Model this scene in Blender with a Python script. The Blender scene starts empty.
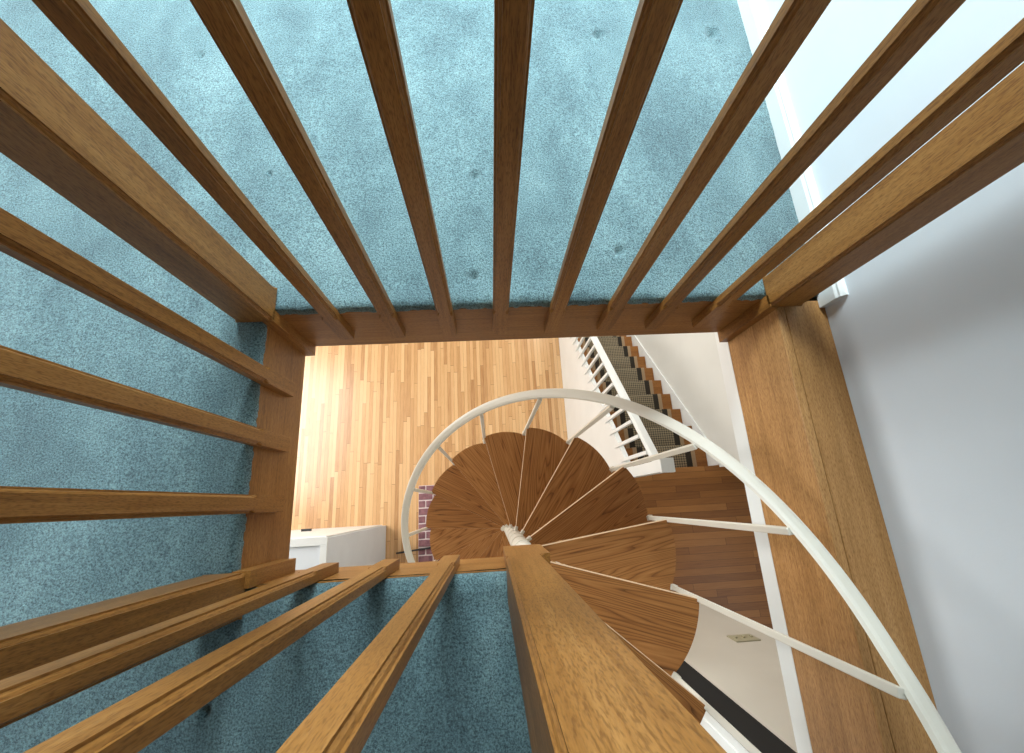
import bpy, bmesh, math, random
from mathutils import Vector, Matrix, noise

random.seed(7)
C = bpy.context.scene.collection
sc = bpy.context.scene
ZB = 6.6                      # height of the camera above the lowest floor; heights below are given from the camera down

# ------------------------------------------------------------------ camera
cam_d = bpy.data.cameras.new('camera')
cam = bpy.data.objects.new('camera', cam_d)
C.objects.link(cam)
M = Matrix(((0.99752214, -0.04004876, 0.05784187),
            (-0.05462218, -0.95903333, 0.27797751),
            (0.04433963, -0.28044817, -0.95884452)))
rot = Matrix((M.col[0], -M.col[1], -M.col[2])).transposed()
cam.matrix_world = Matrix.Translation((0, 0, ZB)) @ rot.to_4x4()
cam_d.sensor_fit = 'HORIZONTAL'
cam_d.sensor_width = 36.0
cam_d.lens = 432.5 / 1024 * 36.0
cam_d.clip_start = 0.01
sc.camera = cam

# ------------------------------------------------------------------ light
sc.view_settings.view_transform = 'Standard'
sc.view_settings.look = 'None'
sc.view_settings.gamma = 1.0
sc.view_settings.use_curve_mapping = False
sc.view_settings.exposure = 0.0
world = bpy.data.worlds.new('world')
sc.world = world
world.use_nodes = True
bgn = world.node_tree.nodes['Background']
bgn.inputs[0].default_value = (0.80, 0.90, 1.0, 1)
bgn.inputs[1].default_value = 0.1


def area(name, loc, target, sx, sy, watts, col):
    d = bpy.data.lights.new(name, 'AREA')
    d.shape = 'RECTANGLE'
    d.size, d.size_y = sx, sy
    d.energy = watts
    d.color = col
    o = bpy.data.objects.new(name, d)
    C.objects.link(o)
    o.location = (loc[0], loc[1], loc[2] + ZB)
    v = Vector((target[0], target[1], target[2] + ZB)) - o.location
    o.rotation_euler = v.to_track_quat('-Z', 'Y').to_euler()
    return o


area('window_light_loft', (-0.6, 3.2, -0.10), (-0.6, 0, -0.65), 2.6, 1.7, 16, (0.80, 0.94, 1.0))
area('skylight_loft', (-0.4, 2.75, 1.42), (-0.35, 2.35, -1.0), 1.8, 1.0, 275, (0.82, 0.95, 1.0))
area('fill_light_loft_left', (-3.1, 0.6, 0.10), (-.8, 0.4, -0.8), 2.0, 1.5, 15, (0.82, 0.92, 1.0))  # fill added from the left to brighten the right wall
area('window_light_living_room', (-4.8, 2.0, -3.1), (0, 1.0, -5.9), 3.2, 3.4, 335, (1.0, 0.99, 0.97))
area('area_light_stair_hall', (1.75, 4.6, -3.6), (1.6, 1.0, -5.0), 0.7, 1.6, 55, (1.0, 0.98, 0.95))  # area light before the back wall, which has no window
area('fill_light_landing', (2.70, -1.1, -2.5), (1.4, -0.4, -3.9), 1.2, 1.4, 10, (1.0, 0.98, 0.94))  # fill added for the landing and treads; the wall there has no window


# ------------------------------------------------------------------ materials
def srgb(r, g, b):
    f = lambda c: (c / 255 / 12.92) if c / 255 <= 0.04045 else ((c / 255 + 0.055) / 1.055) ** 2.4
    return (f(r), f(g), f(b), 1)


class NT:
    def __init__(s, name):
        s.m = bpy.data.materials.new(name)
        s.m.use_nodes = True
        s.t = s.m.node_tree
        s.b = s.t.nodes['Principled BSDF']

    def n(s, typ, **kw):
        nd = s.t.nodes.new(typ)
        for k, v in kw.items():
            if k.startswith('i_'):
                nd.inputs[k[2:].replace('_', ' ')].default_value = v
            else:
                setattr(nd, k, v)
        return nd

    def l(s, a, b):
        s.t.links.new(a, b)

    def math(s, op, a, b=None, c=None):
        nd = s.n('ShaderNodeMath', operation=op)
        for i, v in enumerate((a, b, c)):
            if v is None:
                continue
            if isinstance(v, (int, float)):
                nd.inputs[i].default_value = v
            else:
                s.l(v, nd.inputs[i])
        return nd.outputs[0]

    def ramp(s, fac, stops):
        r = s.n('ShaderNodeValToRGB')
        e = r.color_ramp.elements
        while len(e) < len(stops):
            e.new(0.5)
        for el, (p, c) in zip(e, stops):
            el.position = p
            el.color = c
        s.l(fac, r.inputs[0])
        return r.outputs[0]

    def mix(s, fac, a, b, mode='MIX'):
        nd = s.n('ShaderNodeMix', data_type='RGBA', blend_type=mode)
        for sock, v in ((nd.inputs[0], fac), (nd.inputs[6], a), (nd.inputs[7], b)):
            if isinstance(v, (int, float, tuple)):
                sock.default_value = v
            else:
                s.l(v, sock)
        return nd.outputs[2]

    def bump(s, h, strength, dist):
        bn = s.n('ShaderNodeBump')
        bn.inputs['Strength'].default_value = strength
        bn.inputs['Distance'].default_value = dist
        s.l(h, bn.inputs['Height'])
        s.l(bn.outputs[0], s.b.inputs['Normal'])


def coords(t, axis):
    """object coordinates turned so that the grain runs along local x, shifted per object"""
    tc = t.n('ShaderNodeTexCoord')
    oi = t.n('ShaderNodeObjectInfo')
    off = t.n('ShaderNodeVectorMath', operation='SCALE')
    t.l(oi.outputs['Random'], off.inputs['Scale'])
    off.inputs[0].default_value = (13.7, 7.3, 9.1)
    add = t.n('ShaderNodeVectorMath', operation='ADD')
    t.l(tc.outputs['Object'], add.inputs[0])
    t.l(off.outputs[0], add.inputs[1])
    sep = t.n('ShaderNodeSeparateXYZ')
    t.l(add.outputs[0], sep.inputs[0])
    cmb = t.n('ShaderNodeCombineXYZ')
    order = {'x': (0, 1, 2), 'y': (1, 0, 2), 'z': (2, 0, 1)}[axis]
    for i, k in enumerate(order):
        t.l(sep.outputs[k], cmb.inputs[i])
    return cmb.outputs[0]


def oak(name, axis, dark, mid, light, rough=0.42, fig=0.5):
    t = NT(name)
    v = coords(t, axis)
    mp = t.n('ShaderNodeMapping')
    t.l(v, mp.inputs[0])
    mp.inputs['Scale'].default_value = (5.0, 130, 130)
    fine = t.n('ShaderNodeTexNoise', i_Scale=1.0, i_Detail=5.0, i_Roughness=0.65)
    t.l(mp.outputs[0], fine.inputs['Vector'])
    mp2 = t.n('ShaderNodeMapping')
    t.l(v, mp2.inputs[0])
    mp2.inputs['Scale'].default_value = (1.1, 14, 14)
    big = t.n('ShaderNodeTexNoise', i_Scale=1.0, i_Detail=4.0, i_Roughness=0.55, i_Distortion=0.6)
    t.l(mp2.outputs[0], big.inputs['Vector'])
    f = t.math('ADD', t.math('MULTIPLY', fine.outputs[0], 1 - fig), t.math('MULTIPLY', big.outputs[0], fig))
    col = t.ramp(f, [(0.26, dark), (0.50, mid), (0.74, light)])
    mp3 = t.n('ShaderNodeMapping')
    t.l(v, mp3.inputs[0])
    mp3.inputs['Scale'].default_value = (95, 640, 640)
    pore = t.n('ShaderNodeTexNoise', i_Scale=1.0, i_Detail=1.0)
    t.l(mp3.outputs[0], pore.inputs['Vector'])
    pf = t.ramp(pore.outputs[0], [(0.32, (0.68, 0.63, 0.57, 1)), (0.50, (1, 1, 1, 1)), (0.70, (1.10, 1.10, 1.10, 1))])
    t.l(t.mix(1.0, col, pf, 'MULTIPLY'), t.b.inputs['Base Color'])
    t.b.inputs['Roughness'].default_value = rough
    t.b.inputs['Specular IOR Level'].default_value = 0.28
    t.bump(pore.outputs[0], 0.22, 0.001)
    return t.m


def fir(name):
    """spiral treads: strongly figured veneer with cathedral lines along local x"""
    t = NT(name)
    v = coords(t, 'x')
    mp = t.n('ShaderNodeMapping')
    t.l(v, mp.inputs[0])
    mp.inputs['Scale'].default_value = (0.5, 9.0, 3.0)
    ns = t.n('ShaderNodeTexNoise', i_Scale=1.0, i_Detail=2.0, i_Roughness=0.45)
    t.l(mp.outputs[0], ns.inputs['Vector'])
    bands = t.math('FRACT', t.math('MULTIPLY', ns.outputs[0], 32.0))
    mp2 = t.n('ShaderNodeMapping')
    t.l(v, mp2.inputs[0])
    mp2.inputs['Scale'].default_value = (6, 150, 60)
    fine = t.n('ShaderNodeTexNoise', i_Scale=1.0, i_Detail=4.0)
    t.l(mp2.outputs[0], fine.inputs['Vector'])
    bb = t.ramp(bands, [(0.0, (0.35, 0.35, 0.35, 1)), (0.35, (0.75, 0.75, 0.75, 1)), (0.8, (0.55, 0.55, 0.55, 1)), (1.0, (0.0, 0.0, 0.0, 1))])
    f = t.math('ADD', t.math('MULTIPLY', bb, 0.6), t.math('MULTIPLY', fine.outputs[0], 0.5))
    oi = t.n('ShaderNodeObjectInfo')
    f = t.math('ADD', f, t.math('MULTIPLY', t.math('SUBTRACT', oi.outputs['Random'], 0.5), 0.22))
    col = t.ramp(f, [(0.12, srgb(84, 50, 22)), (0.5, srgb(146, 95, 48)), (0.85, srgb(182, 128, 74))])
    t.l(col, t.b.inputs['Base Color'])
    t.b.inputs['Roughness'].default_value = 0.5
    t.b.inputs['Specular IOR Level'].default_value = 0.3
    return t.m


def planks(name, along, width, length, stops, rough, spec=0.4):
    """strip floor: planks run along 'x' or 'y'"""
    t = NT(name)
    tc = t.n('ShaderNodeTexCoord')
    sep = t.n('ShaderNodeSeparateXYZ')
    t.l(tc.outputs['Object'], sep.inputs[0])
    a, c = (sep.outputs[0], sep.outputs[1]) if along == 'x' else (sep.outputs[1], sep.outputs[0])
    cr = t.math('DIVIDE', c, width)
    row = t.math('FLOOR', cr)
    wn = t.n('ShaderNodeTexWhiteNoise', noise_dimensions='1D')
    t.l(row, wn.inputs['W'])
    al = t.math('ADD', t.math('DIVIDE', a, length), t.math('MULTIPLY', wn.outputs[0], 17.3))
    idx = t.math('FLOOR', al)
    cv = t.n('ShaderNodeCombineXYZ')
    t.l(row, cv.inputs[0])
    t.l(idx, cv.inputs[1])
    w2 = t.n('ShaderNodeTexWhiteNoise', noise_dimensions='2D')
    t.l(cv.outputs[0], w2.inputs['Vector'])
    mp = t.n('ShaderNodeCombineXYZ')
    t.l(t.math('MULTIPLY', a, 5.0), mp.inputs[0])
    t.l(t.math('MULTIPLY', c, 110.0), mp.inputs[1])
    t.l(t.math('MULTIPLY', w2.outputs[0], 50.0), mp.inputs[2])
    gr = t.n('ShaderNodeTexNoise', i_Scale=1.0, i_Detail=4.0, i_Roughness=0.6)
    t.l(mp.outputs[0], gr.inputs['Vector'])
    f = t.math('ADD', t.math('MULTIPLY', w2.outputs[0], 0.5), t.math('MULTIPLY', gr.outputs[0], 0.5))
    col = t.ramp(f, stops)
    fr = t.math('FRACT', cr)
    gap = t.math('LESS_THAN', t.math('MINIMUM', fr, t.math('SUBTRACT', 1.0, fr)), 0.022)
    fa = t.math('FRACT', al)
    gap2 = t.math('LESS_THAN', fa, 0.004)
    g = t.math('MULTIPLY', t.math('MAXIMUM', gap, gap2), 0.7)
    col = t.mix(g, col, srgb(70, 38, 14))
    t.l(col, t.b.inputs['Base Color'])
    t.b.inputs['Roughness'].default_value = rough
    t.b.inputs['Specular IOR Level'].default_value = spec
    return t.m


def paint(name, col, rough=0.5, bump=0.0):
    t = NT(name)
    tc = t.n('ShaderNodeTexCoord')
    ns = t.n('ShaderNodeTexNoise', i_Scale=3.0, i_Detail=3.0)
    t.l(tc.outputs['Object'], ns.inputs['Vector'])
    c2 = tuple(min(1, x * 0.95) for x in col[:3]) + (1,)
    t.l(t.ramp(ns.outputs[0], [(0.35, c2), (0.65, col)]), t.b.inputs['Base Color'])
    t.b.inputs['Roughness'].default_value = rough
    if bump:
        n2 = t.n('ShaderNodeTexNoise', i_Scale=180.0, i_Detail=2.0)
        t.l(tc.outputs['Object'], n2.inputs['Vector'])
        t.bump(n2.outputs[0], bump, 0.002)
    return t.m


def carpet_mat():
    t = NT('teal_carpet')
    tc = t.n('ShaderNodeTexCoord')
    v = tc.outputs['Object']
    f1 = t.n('ShaderNodeTexNoise', i_Scale=240.0, i_Detail=4.0, i_Roughness=0.8)
    t.l(v, f1.inputs['Vector'])
    mp = t.n('ShaderNodeMapping')
    t.l(v, mp.inputs[0])
    mp.inputs['Scale'].default_value = (5.0, 3.0, 2.0)
    mp.inputs['Rotation'].default_value = (0, 0, 0.15)
    f2 = t.n('ShaderNodeTexNoise', i_Scale=1.0, i_Detail=4.0, i_Roughness=0.62, i_Distortion=0.2)
    t.l(mp.outputs[0], f2.inputs['Vector'])
    base = t.ramp(f2.outputs[0], [(0.34, srgb(94, 122, 128)), (0.50, srgb(110, 141, 146)), (0.68, srgb(128, 159, 163))])
    tuft = t.ramp(f1.outputs[0], [(0.36, (0.22, 0.25, 0.27, 1)), (0.50, (0.92, 0.92, 0.92, 1)), (0.63, (1.55, 1.53, 1.5, 1))])
    t.l(t.mix(1.0, base, tuft, 'MULTIPLY'), t.b.inputs['Base Color'])
    t.b.inputs['Roughness'].default_value = 0.95
    t.b.inputs['Specular IOR Level'].default_value = 0.05
    t.b.inputs['Sheen Weight'].default_value = 0.25
    t.b.inputs['Sheen Roughness'].default_value = 0.5
    t.bump(f1.outputs[0], 0.9, 0.006)
    return t.m


def runner_mat(xc, half):
    t = NT('runner_weave')
    tc = t.n('ShaderNodeTexCoord')
    sep = t.n('ShaderNodeSeparateXYZ')
    t.l(tc.outputs['Object'], sep.inputs[0])
    mp = t.n('ShaderNodeMapping')
    t.l(tc.outputs['Object'], mp.inputs[0])
    mp.inputs['Rotation'].default_value = (0, 0, math.radians(45))
    ck = t.n('ShaderNodeTexChecker', i_Scale=62.0)
    t.l(mp.outputs[0], ck.inputs[0])
    ck.inputs[1].default_value = srgb(148, 134, 108)
    ck.inputs[2].default_value = srgb(82, 76, 64)
    d = t.math('ABSOLUTE', t.math('SUBTRACT', sep.outputs[0], xc))
    band = t.math('GREATER_THAN', d, half - 0.095)
    edge = t.math('GREATER_THAN', d, half - 0.040)
    col = t.mix(band, ck.outputs[0], srgb(42, 36, 27))
    col = t.mix(edge, col, srgb(158, 134, 104))
    t.l(col, t.b.inputs['Base Color'])
    t.b.inputs['Roughness'].default_value = 0.95
    return t.m


OAK = (srgb(98, 61, 22), srgb(145, 98, 46), srgb(172, 124, 68))
oak_z = oak('oak_upright', 'z', *OAK)
oak_x = oak('oak_across', 'x', *OAK)
oak_y = oak('oak_along', 'y', *OAK)
oak_ledge = oak('oak_ledge', 'y', srgb(132, 92, 50), srgb(173, 128, 78), srgb(196, 152, 102), 0.4)
tread_mat = fir('fir_veneer')
stair_wood = oak('stair_oak', 'x', srgb(112, 68, 26), srgb(146, 96, 46), srgb(168, 116, 62))
light_planks = planks('light_strip_floor', 'y', 0.052, 1.25,
                      [(0.14, srgb(164, 114, 68)), (0.45, srgb(206, 160, 108)), (0.85, srgb(228, 188, 138))], 0.27, 0.8)
dark_planks = planks('landing_strip_floor', 'x', 0.057, 0.85,
                     [(0.14, srgb(112, 68, 28)), (0.5, srgb(146, 95, 44)), (0.85, srgb(172, 118, 62))], 0.4)
white_wall = paint('white_wall_paint', srgb(219, 225, 230), 0.7, 0.06)
lower_wall = paint('lower_wall_paint', srgb(220, 219, 212), 0.7, 0.06)
grey_wall = paint('warm_grey_wall_paint', srgb(204, 197, 184), 0.7, 0.06)
white_gloss = paint('white_trim_paint', srgb(230, 233, 231), 0.35)
cream_metal = paint('cream_metal_paint', srgb(219, 213, 199), 0.4)
cream_edge = paint('cream_edge', srgb(214, 186, 152), 0.5)
carpet_m = carpet_mat()
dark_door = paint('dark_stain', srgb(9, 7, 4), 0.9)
beige_plate = paint('beige_plastic', srgb(176, 168, 140), 0.4)
black_m = paint('black_metal', srgb(28, 26, 24), 0.45)
mortar_m = paint('pale_mortar', srgb(222, 206, 204), 0.9, 0.3)


def brick_mat():
    t = NT('purple_brown_brick')
    tc = t.n('ShaderNodeTexCoord')
    ns = t.n('ShaderNodeTexNoise', i_Scale=16.0, i_Detail=5.0)
    t.l(tc.outputs['Object'], ns.inputs['Vector'])
    t.l(t.ramp(ns.outputs[0], [(0.35, srgb(112, 74, 82)), (0.65, srgb(146, 104, 108))]), t.b.inputs['Base Color'])
    t.b.inputs['Roughness'].default_value = 0.9
    t.bump(ns.outputs[0], 0.4, 0.004)
    return t.m


brick_m = brick_mat()


# ------------------------------------------------------------------ mesh helpers
class MB:
    """collects shapes in one bmesh; coordinates are camera-relative unless local=True"""

    def __init__(s):
        s.bm = bmesh.new()

    def box(s, x0, x1, y0, y1, z0, z1, bev=0.0, seg=2):
        b = bmesh.new()
        bmesh.ops.create_cube(b, size=1)
        for v in b.verts:
            v.co = Vector((x0 + (v.co.x + .5) * (x1 - x0), y0 + (v.co.y + .5) * (y1 - y0), z0 + (v.co.z + .5) * (z1 - z0)))
        if bev:
            bmesh.ops.bevel(b, geom=b.edges[:], offset=bev, segments=seg, affect='EDGES', profile=0.6)
        s.merge(b)
        return s

    def merge(s, b):
        me = bpy.data.meshes.new('tmp')
        b.to_mesh(me)
        b.free()
        s.bm.from_mesh(me)
        bpy.data.meshes.remove(me)

    def loft(s, secs, closed=True, caps=True):
        rings = [[s.bm.verts.new(p) for p in sec] for sec in secs]
        n = len(rings[0])
        for a, b in zip(rings, rings[1:]):
            for i in range(n if closed else n - 1):
                j = (i + 1) % n
                s.bm.faces.new((a[i], a[j], b[j], b[i]))
        if caps:
            s.bm.faces.new(rings[0][::-1])
            s.bm.faces.new(rings[-1])
        return s

    def prism(s, pts, z0, z1):
        return s.loft([[(x, y, z0) for x, y in pts], [(x, y, z1) for x, y in pts]])

    def tube(s, p0, p1, r, n=10, r1=None):
        p0, p1 = Vector(p0), Vector(p1)
        d = (p1 - p0).normalized()
        u = d.orthogonal().normalized()
        w = d.cross(u)
        r1 = r if r1 is None else r1
        ring = lambda p, rr: [p + (u * math.cos(2 * math.pi * i / n) + w * math.sin(2 * math.pi * i / n)) * rr for i in range(n)]
        return s.loft([ring(p0, r), ring(p1, r1)])

    def build(s, name, mat, parent=None, origin=None, smooth=False):
        bm = s.bm
        bmesh.ops.recalc_face_normals(bm, faces=bm.faces[:])
        if parent is not None:
            o0 = Vector(parent.location)
            if parent.parent is not None:
                o0 = o0 + Vector(parent.parent.location)
        elif origin is not None:
            o0 = Vector((origin[0], origin[1], origin[2] + ZB))
        else:
            lo = Vector([min(v.co[i] for v in bm.verts) for i in range(3)])
            hi = Vector([max(v.co[i] for v in bm.verts) for i in range(3)])
            o0 = Vector(((lo.x + hi.x) / 2, (lo.y + hi.y) / 2, lo.z + ZB))
        for v in bm.verts:
            v.co = v.co + Vector((0, 0, ZB)) - o0
        me = bpy.data.meshes.new(name)
        bm.to_mesh(me)
        bm.free()
        if smooth:
            for p in me.polygons:
                p.use_smooth = True
        me.materials.append(mat)
        o = bpy.data.objects.new(name, me)
        C.objects.link(o)
        if parent is not None:
            o.parent = parent
        else:
            o.location = o0
        return o


def mesh_local(name, mb, mat, smooth=False):
    bm = mb.bm
    bmesh.ops.recalc_face_normals(bm, faces=bm.faces[:])
    me = bpy.data.meshes.new(name)
    bm.to_mesh(me)
    bm.free()
    if smooth:
        for p in me.polygons:
            p.use_smooth = True
    me.materials.append(mat)
    return me


def put(name, me, parent, loc, rz=0.0):
    """an object at a camera-relative place; under a parent when given"""
    o = bpy.data.objects.new(name, me)
    C.objects.link(o)
    p = Vector((loc[0], loc[1], loc[2] + ZB))
    if parent is not None:
        o.parent = parent
        p = p - Vector(parent.location)
    o.location = p
    o.rotation_euler = (0, 0, rz)
    return o


def tag(o, label=None, cat=None, group=None, kind=None):
    if label: o['label'] = label
    if cat: o['category'] = cat
    if group: o['group'] = group
    if kind: o['kind'] = kind
    return o


def thing(name, label, cat, loc, group=None):
    o = bpy.data.objects.new(name, None)
    C.objects.link(o)
    o.location = (loc[0], loc[1], loc[2] + ZB)
    o.empty_display_size = 0.1
    return tag(o, label, cat, group)


def struct(o, label=None):
    o['kind'] = 'structure'
    if label: o['label'] = label
    return o


# ------------------------------------------------------------------ key heights and planes (metres, from the camera)
ZC = -1.05          # top of the carpet
ZF = -1.072         # top of the fascia boards
ZS = -1.315         # underside of the loft
XL, XR = -0.566, 0.803
YF, YN = 0.506, -0.147
XN = 0.098          # right end of the near piece of floor
YE = -0.85          # near end of the stair opening
XW = 0.947          # upper right wall
ZM = -3.90          # middle landing
ZL = -6.60          # lowest floor

# ------------------------------------------------------------------ setting: lowest level
struct(MB().box(-5.2, 2.08, -3.6, 5.2, ZL - .2, ZL).build('floor', light_planks, origin=(0, 0, ZL)),
       'light oak strip floor of the lowest level')
struct(MB().box(-5.2, 2.9, 5.0, 5.2, ZL, ZS).build('wall_back', lower_wall))
struct(MB().box(-5.2, 2.9, -3.8, -3.6, ZL - .2, 1.4).build('wall_front', white_wall))
wl = MB()
wl.box(-5.2, -5.0, -3.6, 0.2, ZL, ZS).box(-5.2, -5.0, 3.8, 5.0, ZL, ZS)
wl.box(-5.2, -5.0, 0.2, 3.8, ZL, -5.6).box(-5.2, -5.0, 0.2, 3.8, -1.8, ZS)
struct(wl.build('wall_left', lower_wall))
w1 = thing('window_1', 'tall white framed living room window', 'window', (-5.1, 2.0, -5.6))
struct(w1)
fr = MB()
for y in (0.2, 1.37, 2.57, 3.74):
    fr.box(-5.13, -5.05, y, y + .06, -5.6, -1.8)
fr.box(-5.13, -5.05, .2, 3.8, -5.6, -5.54).box(-5.13, -5.05, .2, 3.8, -1.86, -1.8)
fr.build('window_frame', white_gloss, w1)

# ------------------------------------------------------------------ setting: middle landing and its walls
YP = -0.83
YN0 = .215                     # nosing of the landing
struct(MB().box(0.85, 2.80, -2.2, YN0, ZM - .22, ZM).build('floor_landing', dark_planks, origin=(0, 0, ZM)),
       'darker oak strip floor of the middle landing')
struct(MB().box(1.16, 1.24, -3.6, 0.165, ZL, ZM - .22).build('wall_under_landing', lower_wall))
struct(MB().box(2.80, 2.9, -2.2, 5.0, ZL - .2, ZS).build('wall_right_lower', lower_wall))
struct(MB().box(2.08, 2.21, 0.222, 5.0, ZL - .2, -1.39).build('wall_stair', lower_wall),
       'white wall along the right of the lower stair')
struct(MB().box(0.957, 1.594, YP - .12, YP, ZM, ZS).build('wall_near_landing', grey_wall),
       'off-white wall with a switch plate beyond the landing')
struct(MB().box(-0.6, 0.77, YP - .12, YP, ZL, ZS).build('wall_near_lower', white_gloss))
struct(MB().box(0.77, 2.8, -2.3, -2.2, ZM, ZS).build('wall_near_end', lower_wall))
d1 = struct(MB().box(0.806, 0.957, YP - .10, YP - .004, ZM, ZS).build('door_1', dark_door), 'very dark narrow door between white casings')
struct(MB().box(0.770, 0.806, YP - .12, YP + .004, ZM, ZS, .004).build('trim_1', white_gloss))
# white edge below the ledge
struct(MB().box(XR, XW + .1, -2.2, 0.62, -1.382, ZS).build('trim_3', white_gloss), 'white painted beam edge below the oak ledge')

# ------------------------------------------------------------------ setting: loft slab, fascias, walls
sl = MB()
sl.box(-3.5, XL - .022, -2.9, 3.4, ZS, ZF - .004)
sl.box(XL - .022, XW + .1, YF + .022, 3.4, ZS, ZF - .004)
sl.box(XL - .022, XN - .022, -2.9, YN - .022, ZS, ZF - .004)
sl.box(XN - .022, XW + .1, -2.9, YE - .022, ZS, ZF - .004)
struct(sl.build('ceiling_lower', lower_wall))
struct(MB().box(XL, XR, YF, YF + .022, ZS, ZF, .002).build('trim_4', oak_x), 'oak fascia board on the far edge of the opening')
struct(MB().box(XL - .022, XL, YN, YF + .022, ZS, ZF, .002).build('trim_5', oak_y), 'oak fascia board on the left edge of the opening')
struct(MB().box(XL, XN, YN - .022, YN, ZS, ZF, .002).build('trim_6', oak_x), 'oak fascia board on the near edge of the opening')
struct(MB().box(XN - .022, XN, YE, YN - .022, ZS, ZF, .002).build('trim_7', oak_y))
struct(MB().box(XN, XR, YE - .022, YE, ZS, ZF, .002).build('trim_8', oak_x))
fb = MB().box(XR, XR + .024, YE - .022, YF + .012, ZS, -1.060, .003)
struct(fb.build('trim_9', oak_ledge), 'wide oak fascia board under the ledge on the right')
lb = MB().box(XR + .0265, XW, YE - .022, YF - .012, -1.115, -1.062, .003)
struct(lb.build('trim_10', oak_ledge), 'oak ledge along the white wall on the right')
struct(MB().box(XW, XW + .1, -2.9, 3.4, -1.5, 1.4).build('wall_right', white_wall), 'white wall rising beside the oak ledge')
cb = MB()
cb.box(-3.5, -1.5, -2.9, 3.4, 1.4, 1.5).box(.5, XW + .1, -2.9, 3.4, 1.4, 1.5)
cb.box(-1.5, .5, -2.9, 2.2, 1.4, 1.5).box(-1.5, .5, 3.3, 3.4, 1.4, 1.5)
struct(cb.build('ceiling', oak_y), 'unseen loft ceiling in a wood tone added to cut bounced light')  # out of view; wood tone set to lower the bounce onto the near carpet
wb = MB()
wb.box(-3.5, -2.0, 3.4, 3.5, ZS, 1.4).box(.8, XW + .1, 3.4, 3.5, ZS, 1.4)
wb.box(-2.0, .8, 3.4, 3.5, ZS, -1.0).box(-2.0, .8, 3.4, 3.5, .85, 1.4)
struct(wb.build('wall_back_loft', white_wall))
wll = MB()
wll.box(-3.5, -3.4, -2.9, -.9, ZS, 1.4).box(-3.5, -3.4, 1.3, 3.4, ZS, 1.4)
wll.box(-3.5, -3.4, -.9, 1.3, ZS, -.65).box(-3.5, -3.4, -.9, 1.3, .95, 1.4)
struct(wll.build('wall_left_loft', white_wall))
w2 = struct(thing('window_2', 'white framed loft window', 'window', (-.6, 3.45, -1.0)))
fr = MB()
for x in (-2.0, -.63, .74):
    fr.box(x, x + .06, 3.41, 3.47, -1.0, .85)
fr.box(-2.0, .8, 3.41, 3.47, -1.0, -.94).box(-2.0, .8, 3.41, 3.47, .79, .85)
fr.build('window_frame', white_gloss, w2)
# baseboard with a moulded top, ending by the railing
prof = [(0, 0), (0.018, 0), (0.018, .072), (.014, .080), (.014, .088), (.006, .1), (0, .1)]
bb = MB()
bb.loft([[(XW - a, y, ZC - .01 + b * .8) for a, b in prof] for y in (0.470, 3.4)])
struct(bb.build('baseboard_right', white_gloss), 'white moulded baseboard along the right wall above the carpet')


# ------------------------------------------------------------------ carpet
def at_px(px, py, z):
    d = M @ Vector((px - 512, py - 376.5, 432.5))
    return d * (z / d.z)


dents = [(at_px(x, y, ZC).to_2d(), r, dp) for x, y, r, dp in
         ((474, 276, .016, .014), (474.6, 176, .016, .012), (598, 34, .022, .013), (712, 33, .026, .014),
          (734, 48, .008, .012), (619, 251, .016, .014), (270, 174, .010, .014), (200, 55, .013, .012), (205, 713, .012, .016),
          (381, 190, .008, .008))]


def edge_dist(x, y):
    """distance from the opening, 0 on its rim, outside positive"""
    def boxd(x0, x1, y0, y1):
        dx = max(x0 - x, 0, x - x1)
        dy = max(y0 - y, 0, y - y1)
        return math.hypot(dx, dy)
    return min(boxd(XL, XR, YN, YF), boxd(XN, XR, YE, YN))


def carpet_z(x, y):
    z = ZC
    d = edge_dist(x, y)
    n = noise.noise((x * 22, y * 22, 1.3))
    z += 0.0035 * noise.noise((x * 3.1, y * 2.3, 4.0)) + 0.0012 * noise.noise((x * 34, y * 34, 0))
    r = (0.050 if y < YN + .001 else 0.026) * (1 + .35 * n)
    if d < r:
        t = (r - d) / r
        z -= (r * .75 if y >= YN else .026) * (1 - math.sqrt(max(0, 1 - t * t)))
        z += .002 * noise.noise((x * 140, y * 140, 9)) * t
    z -= .004 * math.exp(-((d - .075) / .03) ** 2) * (1 if y < YN else .5)
    for p, rr, dp in dents:
        rr, dp = rr * .68, dp * 1.35
        q = (x - p.x) ** 2 + (y - p.y) ** 2
        if q < (4 * rr) ** 2:
            z -= dp * math.exp(-q / (rr * rr)) - .18 * dp * math.exp(-(math.sqrt(q) - 1.7 * rr) ** 2 / (rr * rr * .4))
    return z


def frange(a, b, s):
    n = max(1, round((b - a) / s))
    return [a + (b - a) * i / n for i in range(n + 1)]


cp = bmesh.new()
FINE = .009
xs = [-3.4, -2.4] + frange(-1.62, XL - .05, FINE * 1.2)[:-1] + frange(XL - .05, XL, .0045)[:-1] + frange(XL, XN - .05, FINE)[:-1] + \
    frange(XN - .05, XN, .0045)[:-1] + frange(XN, XR, FINE)[:-1] + frange(XR, XW - .001, FINE)
ys = [-2.8, -1.7] + frange(-.98, YE, .02)[:-1] + frange(YE, YN - .06, FINE * 1.2)[:-1] + frange(YN - .06, YN, .0045)[:-1] + \
    frange(YN, YF, .010)[:-1] + frange(YF, YF + .05, .0045)[:-1] + frange(YF + .05, 1.78, FINE * 1.1) + [2.6, 3.4]
grid = {}
e = 1e-6


def in_hole(x, y):
    return (XL + e < x < XW + 1 and YN + e < y < YF - e) or (XN + e < x < XW + 1 and YE + e < y < YF - e)


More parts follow.
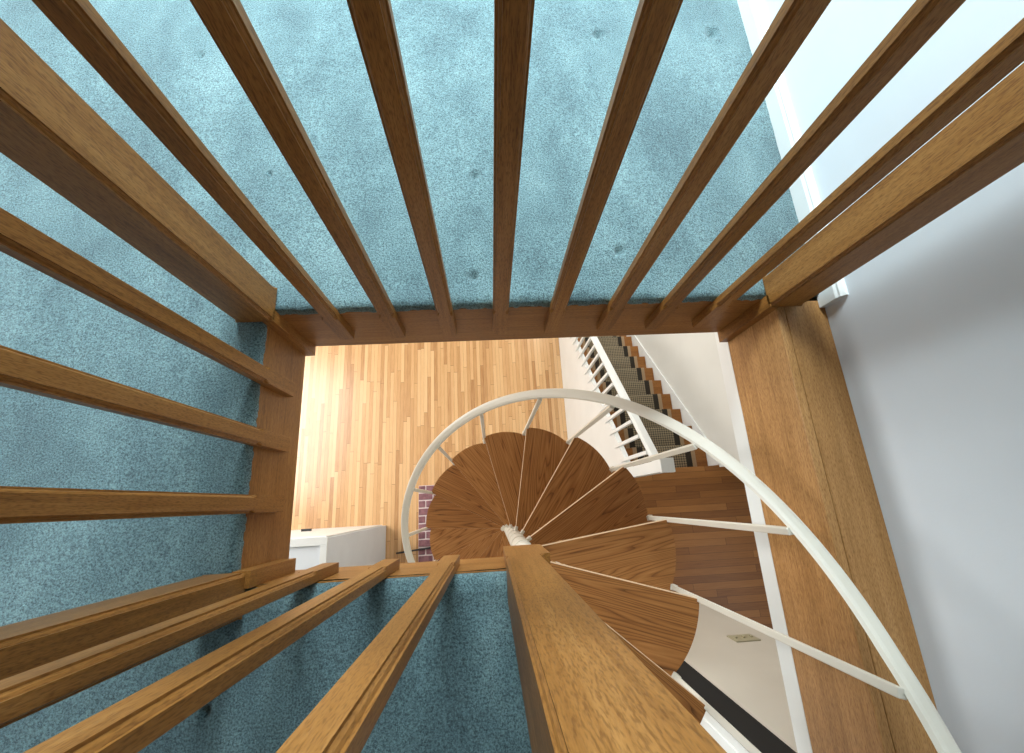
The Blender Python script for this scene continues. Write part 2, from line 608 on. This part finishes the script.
for j in range(len(ys) - 1):
    for i in range(len(xs) - 1):
        if in_hole((xs[i] + xs[i + 1]) / 2, (ys[j] + ys[j + 1]) / 2):
            continue
        vs = []
        for a, b in ((i, j), (i + 1, j), (i + 1, j + 1), (i, j + 1)):
            if (a, b) not in grid:
                x, y = xs[a], ys[b]
                zz = carpet_z(x, y)
                d = edge_dist(x, y)
                if d < .02:                                   # a ragged rim
                    k = .0035 * noise.noise((x * 60, y * 60, 5)) * (1 - d / .02)
                    if y > YF - e: y += k
                    elif x < XL + e: x += k
                grid[(a, b)] = cp.verts.new((x, y, zz))
            vs.append(grid[(a, b)])
        cp.faces.new(vs)
rim = [ed for ed in cp.edges if len(ed.link_faces) == 1]
ext = bmesh.ops.extrude_edge_only(cp, edges=rim)
for v in ext['geom']:
    if isinstance(v, bmesh.types.BMVert):
        v.co.z = ZF - .003
mb = MB()
mb.bm.free()
mb.bm = cp
carpet = mb.build('floor_carpet', carpet_m, origin=(0, 0, ZF), smooth=True)
struct(carpet, 'teal cut pile carpet laid wall to wall around the stair opening')


# ------------------------------------------------------------------ guard railings and newel posts
def post_sections(w, t, cs, zb, zs, zt, corners=(1, 1, 0, 0)):
    """square post (front at local y=0 facing -y, back at y=t); corners in order front-left, front-right, back-right, back-left
    carry a stopped quirk bead of size c above zs"""
    hw = w / 2
    P = [(-hw, 0), (hw, 0), (hw, t), (-hw, t)]
    out = []
    for bead in (0, 1):
        sec = []
        for k in range(4):
            cx, cy = P[k]
            px, py = P[k - 1]
            nx, ny = P[(k + 1) % 4]
            a = Vector((px - cx, py - cy)).normalized()
            b = Vector((nx - cx, ny - cy)).normalized()
            o = Vector((cx, cy))
            c = cs * corners[k]
            if not corners[k]:
                q = .0012
                sec += [o + a * q, o + b * q]
            elif bead:
                sec += [o + a * c, o + a * c + b * c * .38, o + a * c * .62 + b * c * .62, o + a * c * .38 + b * c, o + b * c]
            else:
                sec += [o + a * c, o + a * c * .5, o + a * .0002 + b * .0002, o + b * c * .5, o + b * c]
        out.append(sec)
    sq, bd = out
    f = lambda s, z: [(p.x, p.y, z) for p in s]
    return [f(sq, zb), f(sq, zs), f(bd, zs + .012), f(bd, zt)]


BW, BT = .041, .024
ZT = -1.205
bal_me = mesh_local('baluster', MB().loft(post_sections(BW, BT, .0075, 0, ZC - ZT - .012, -.12 - ZT)), oak_z)


def railing(name, label, base, rail_box, spots, rz, mat):
    r = thing(name, label, 'railing', base)
    for x, y in spots:
        put('baluster', bal_me, r, (x, y, ZT), rz)
    MB().box(*rail_box, .008).build('top_rail', mat, r)
    return r


fx = [-.4035, -.256, -.1045, .0437, .1985, .3585, .5080, .6565]
railing('guard_railing', 'oak guard railing of eight balusters along the far edge of the opening',
        (0, YF, ZF), (-.537, .775, .474, .53, -.12, -.075), [(x, YF - BT) for x in fx], 0, oak_x)
railing('guard_railing', 'oak guard railing of three balusters along the left edge of the opening',
        (XL, .18, ZF), (-.6, -.545, -.108, .470, -.12, -.075), [(XL + BT, y) for y in (.336, .182, .028)], math.pi / 2, oak_y)
railing('guard_railing', 'oak guard railing of three balusters along the near edge, nearest the bottom of the photo',
        (-.25, YN, ZF), (-.522, .022, -.18, -.118, -.12, -.075), [(x, YN + BT) for x in (-.414, -.262, -.109)], math.pi, oak_x)


def newel(label, x0, x1, y0, y1, inner, tail, cc=.008):
    """square newel on the floor edge, its bead on the corners facing the opening; tail = the piece running down the fascia"""
    s = MB()
    w, t = x1 - x0, y1 - y0
    cx = (x0 + x1) / 2
    secs = post_sections(w, t, cc, ZC + .004, ZC + .006, -.06, inner)
    s.loft([[(cx + p[0], y0 + p[1], p[2]) for p in sec] for sec in secs])
    for b in tail:
        s.box(*b)
    o = s.build('newel_post', oak_z)
    # cap piece out of the moulded block
    return tag(o, label, 'newel post', 'newel posts of the guard railing')


newel('thick oak newel post at the far left corner of the opening, carpet behind it', -.631, -.537, .475, .569, (1, 1, 1, 0),
      [(XL, -.537, .475, YF, ZS, ZC + .01)])
newel('thick oak newel post at the far right corner, beside the white wall', .775, .867, .470, .562, (1, 1, 0, 1),
      [(.775, XR, .470, YF, ZS, ZC + .01)])
newel('oak newel post at the near left corner, lowest on the left of the photo', -.629, -.537, -.207, -.115, (0, 1, 1, 1),
      [(XL, -.526, YN, -.112, -1.265, ZC + .01)])
newel('large oak newel post in the foreground, directly above the pole of the spiral stair', .026, .113, -.212, -.115,
      (0, 0, .012, .0055), [(.026, .126, YN, -.115, -1.265, ZC + .004), (XN, .126, -.212, YN, -1.265, ZC + .004)], 1.0)

# ------------------------------------------------------------------ spiral staircase
SX, SY, SR = .1143, -.1829, .592
ST = math.radians(24.126)
A0 = math.radians(-16.34)
RISE = .215
ang = lambda k: A0 + ST * k
ztread = lambda k: -1.5786 - RISE * k
zrail = lambda k: -.822 - .2251 * k
sp = thing('spiral_staircase', 'white spiral staircase with scalloped brown wooden treads winding down through the opening', 'spiral staircase', (SX, SY, ZL))
pole = MB().tube((SX, SY, ZL), (SX, SY, -1.268), .036, 24)
pole.tube((SX, SY, ZL), (SX, SY, ZL + .02), .11, 24)
pole.build('center_pole', cream_metal, sp)

# one tread, nose along local +x at angle 0, body turning to negative angles
over = math.radians(4.5)
span = ST + over
tt = .042
nose = []
t = MB()
pts = [(.040, .008), (SR, 0.0)]
nseg = 14
arc = []
for i in range(nseg + 1):
    a = -span * i / nseg
    u = i / nseg * span / ST
    rr = SR + .008 * (1 - ((u - .42) / .42) ** 2) if u > .42 else SR + .008 * (1 - ((u - .42) / .42) ** 2)
    arc.append((rr * math.cos(a), rr * math.sin(a)))
pts = [(.045, 0.0)] + arc + [(.045 * math.cos(span), -.045 * math.sin(span))]
t.prism(pts, -tt, 0)
bmesh.ops.recalc_face_normals(t.bm, faces=t.bm.faces[:])
tread_me = mesh_local('tread', t, tread_mat)
t = MB()
t.box(.040, SR - .002, -.003, .0006, -tt - .003, -.003)
trim_me = mesh_local('nosing_trim', t, cream_edge)
t = MB()
t.loft([[(.0385 * math.cos(2 * math.pi * i / 20), .0385 * math.sin(2 * math.pi * i / 20), z) for i in range(20)] for z in (-tt - .012, .002)])
t.box(.03, .058, -.010, .004, -tt - .012, .004, .002)
hub_me = mesh_local('hub', t, cream_metal)
K0, K1 = -1, 22
for k in range(K0, K1 + 1):
    z = ztread(k)
    o = put('tread', tread_me, sp, (SX, SY, z), ang(k))
    n = bpy.data.objects.new('nosing_trim', trim_me); C.objects.link(n); n.parent = o
    h = bpy.data.objects.new('hub', hub_me); C.objects.link(h); h.parent = o
BR = .594
for k in range(-1, K1):
    zb, zt = ztread(k + 1) - .0, zrail(k) - .006
    h = .0085
    t = MB().box(-h, h, -h, h, 0, zt - zb, .002)
    t.box(-.014, .014, -.011, .011, -.03, .006, .003)
    put('baluster', mesh_local('baluster', t, cream_metal), sp, (SX + BR * math.cos(ang(k)), SY + BR * math.sin(ang(k)), zb), ang(k))
# flat handrail
secs = []
steps = 10
for i in range(int((K1 + 2.4) * steps) + 1):
    k = -2.4 + i / steps
    if k > K1 - 1 + .2: break
    a = ang(k)
    z = zrail(k)
    bul = BR + .019 + (.022 * min(1.0, (.2 - k) / 1.2) if k < .2 else 0)
    ca, sa = math.cos(a), math.sin(a)
    hw, th = .0205, .009
    sec = []
    for rr, dz in ((-hw, -.004), (-hw + .004, th - .003), (-hw * .4, th), (hw * .4, th), (hw - .004, th - .003), (hw, -.004), (hw - .004, -th), (-hw + .004, -th)):
        sec.append((SX + (bul + rr) * ca, SY + (bul + rr) * sa, z + dz))
    secs.append(sec)
MB().loft(secs).build('handrail', cream_metal, sp, smooth=False)

# ------------------------------------------------------------------ lower stair with runner
X0S, X1S = 1.245, 2.062
RUN, RS = .2155, 2.7 / 14
NST = 13
YN0 = .215                     # nosing of the landing
stair = thing('staircase', 'straight wooden stair with white stringer and white banister going down from the landing', 'staircase', (1.7, 1.5, ZL))
tmesh = mesh_local('tread', MB().box(-(X1S - X0S) / 2, (X1S - X0S) / 2, -RUN - .005, .028, -.034, 0, .006), stair_wood)
rmesh = mesh_local('riser', MB().box(-(X1S - X0S) / 2, (X1S - X0S) / 2, -.018, 0, -RS + .001, -.034), stair_wood)
xm = (X0S + X1S) / 2
YT = YN0 - .028
for i in range(1, NST + 1):
    put('tread', tmesh, stair, (xm, YT + RUN * i, ZM - RS * i))
for i in range(0, NST + 1):
    put('riser', rmesh, stair, (xm, YT + RUN * i, ZM - RS * i))


def slope_panel(x0, x1, y0, y1, top, bottom):
    s = MB()
    P = [(y0, bottom(y0)), (y1, bottom(y1)), (y1, top(y1)), (y0, top(y0))]
    s.loft([[(x0, y, z) for y, z in P], [(x1, y, z) for y, z in P]])
    return s


SLP = RS / RUN
nos = lambda y: ZM - SLP * (y - YN0)
slope_panel(1.20, X0S, .17, 3.25, lambda y: max(nos(y) + .11, ZL + .02), lambda y: ZL).build('stringer', white_gloss, stair)
slope_panel(X1S + .001, 2.079, .222, 3.2, lambda y: nos(y) + .085, lambda y: max(ZL, nos(y) - .5)).build('skirt_board', white_gloss, stair)
struct(MB().box(2.066, 2.225, .200, .2215, ZM, ZM + .13, .003).build('trim_11', white_gloss))

# runner following treads and risers
ru = MB()
rh = .300
prof = []
for i in range(0, NST + 1):
    y = YT + RUN * i
    z = ZM - RS * i
    if i > 0:
        prof += [(y + .012, z + .004), (y + .032, z + .001), (y + .033, z - .036), (y + .006, z - .040)]
    else:
        prof += [(y + .004, z - .045)]
    prof += [(y + .006, z - RS + .012), (y + .014, z - RS + .004)] if i < NST else [(y + .006, z - RS + .012)]
inner = [(y - .004, z - .005) for y, z in prof][::-1]
ru.loft([[(x, y, z) for y, z in prof + inner] for x in (xm - rh, xm + rh)], caps=False)
runner = ru.build('stair_runner', runner_mat(0, rh), origin=(xm, 1.5, ZL))
tag(runner, 'grey beige woven stair runner with dark border bands on the lower stair', 'stair runner')

# banister of the lower stair
ban = stair
NX, NY = 1.226, .186
nw = MB()
nw.box(NX - .043, NX + .043, NY - .043, NY + .043, ZM - .24, -3.03, .004)
nw.box(NX - .05, NX + .05, NY - .05, NY + .05, -3.03, -3.0, .006)
nw.build('newel', white_gloss, ban)
rtop = lambda y: nos(y) + .73
rl = MB()
rp = [(-.032, -.02), (-.036, .006), (-.024, .024), (.024, .024), (.036, .006), (.032, -.02)]
rl.loft([[(NX + dx, y, rtop(y) + dz * 1.3) for dx, dz in rp] for y in (NY + .03, 3.0)])
rl.build('handrail', white_gloss, ban)
yb = NY + .12
while yb < 2.95:
    zb0, zt0 = nos(yb) + .01, rtop(yb) - .02
    t = MB().box(-.014, .014, -.014, .014, 0, zt0 - zb0, .002)
    put('baluster', mesh_local('baluster', t, white_gloss), ban, (1.196, yb, zb0))
    yb += .143
nf = MB().box(NX - .043, NX + .043, 2.98, 3.066, ZL + .3, rtop(3.0) + .12, .004)
nf.build('newel', white_gloss, ban)

# ------------------------------------------------------------------ things on the lowest floor and walls
cab = thing('cabinet', 'tall white cabinet standing on the light oak floor at the left', 'cabinet', (-2.3, -.6, ZL))
CX0, CX1, CY0, CY1, CZ = -3.0, -1.52, -.95, -.225, -4.27
MB().box(CX0, CX1, CY0, CY1, ZL, CZ - .02, .004).build('body', white_wall, cab)
tp = MB()
tp.box(CX0 - .01, CX1 + .01, CY1 - .06, CY1 + .012, CZ - .02, CZ, .003).box(CX0 - .01, CX1 + .01, CY0, CY0 + .06, CZ - .02, CZ, .003)
tp.box(CX1 - .05, CX1 + .01, CY0 + .06, CY1 - .06, CZ - .02, CZ, .003).box(CX0 - .01, CX0 + .06, CY0 + .06, CY1 - .06, CZ - .02, CZ, .003)
tp.build('top', white_gloss, cab)
dr = MB().box(CX0 + .03, CX1 - .03, CY1, CY1 + .016, ZL + .1, CZ - .08, .004).build('door', white_gloss, cab)
MB().box(-2.36, -2.24, CY1 + .016, CY1 + .045, -5.78, -5.75, .004).build('handle', black_m, dr)

hearth = thing('brick_hearth', 'purple brown brick hearth set in the light floor beneath the spiral stair', 'hearth', (-.75, -.2, ZL))
MB().box(-1.06, -.35, -1.2, .30, ZL, ZL + .022).build('mortar_bed', mortar_m, hearth)
br = MB()
row = 0
y = .294
while y > -1.19:
    x = -1.056 - (0 if row % 2 else .105)
    while x < -.37:
        a0, a1 = max(x, -1.056), min(x + .195, -.354)
        if a1 - a0 > .03:
            br.box(a0, a1, y - .089, y, ZL + .004, ZL + .031, .004, 1)
        x += .212
    y -= .106
    row += 1
br.build('bricks', brick_m, hearth)

q0, q1 = at_px(396, 553.5, ZL + .06), at_px(432, 547.5, ZL + .06)
pk = MB().tube((q0.x, q0.y, ZL + .045), (q1.x, q1.y, ZL + .045), .012, 8)
tag(pk.build('iron_rod', black_m), 'thin black rod lying across the brick hearth', 'rod')

sw = thing('switch_plate', 'beige light switch plate on the off-white wall beyond the spiral stair', 'switch plate', (1.416, YP, -2.80))
MB().box(1.345, 1.487, YP, YP + .007, -2.815, -2.70, .003).build('plate', beige_plate, sw)
for x in (1.37, 1.416, 1.462):
    MB().box(x - .006, x + .006, YP + .006, YP + .016, -2.77, -2.745, .002).build('toggle', beige_plate, sw)
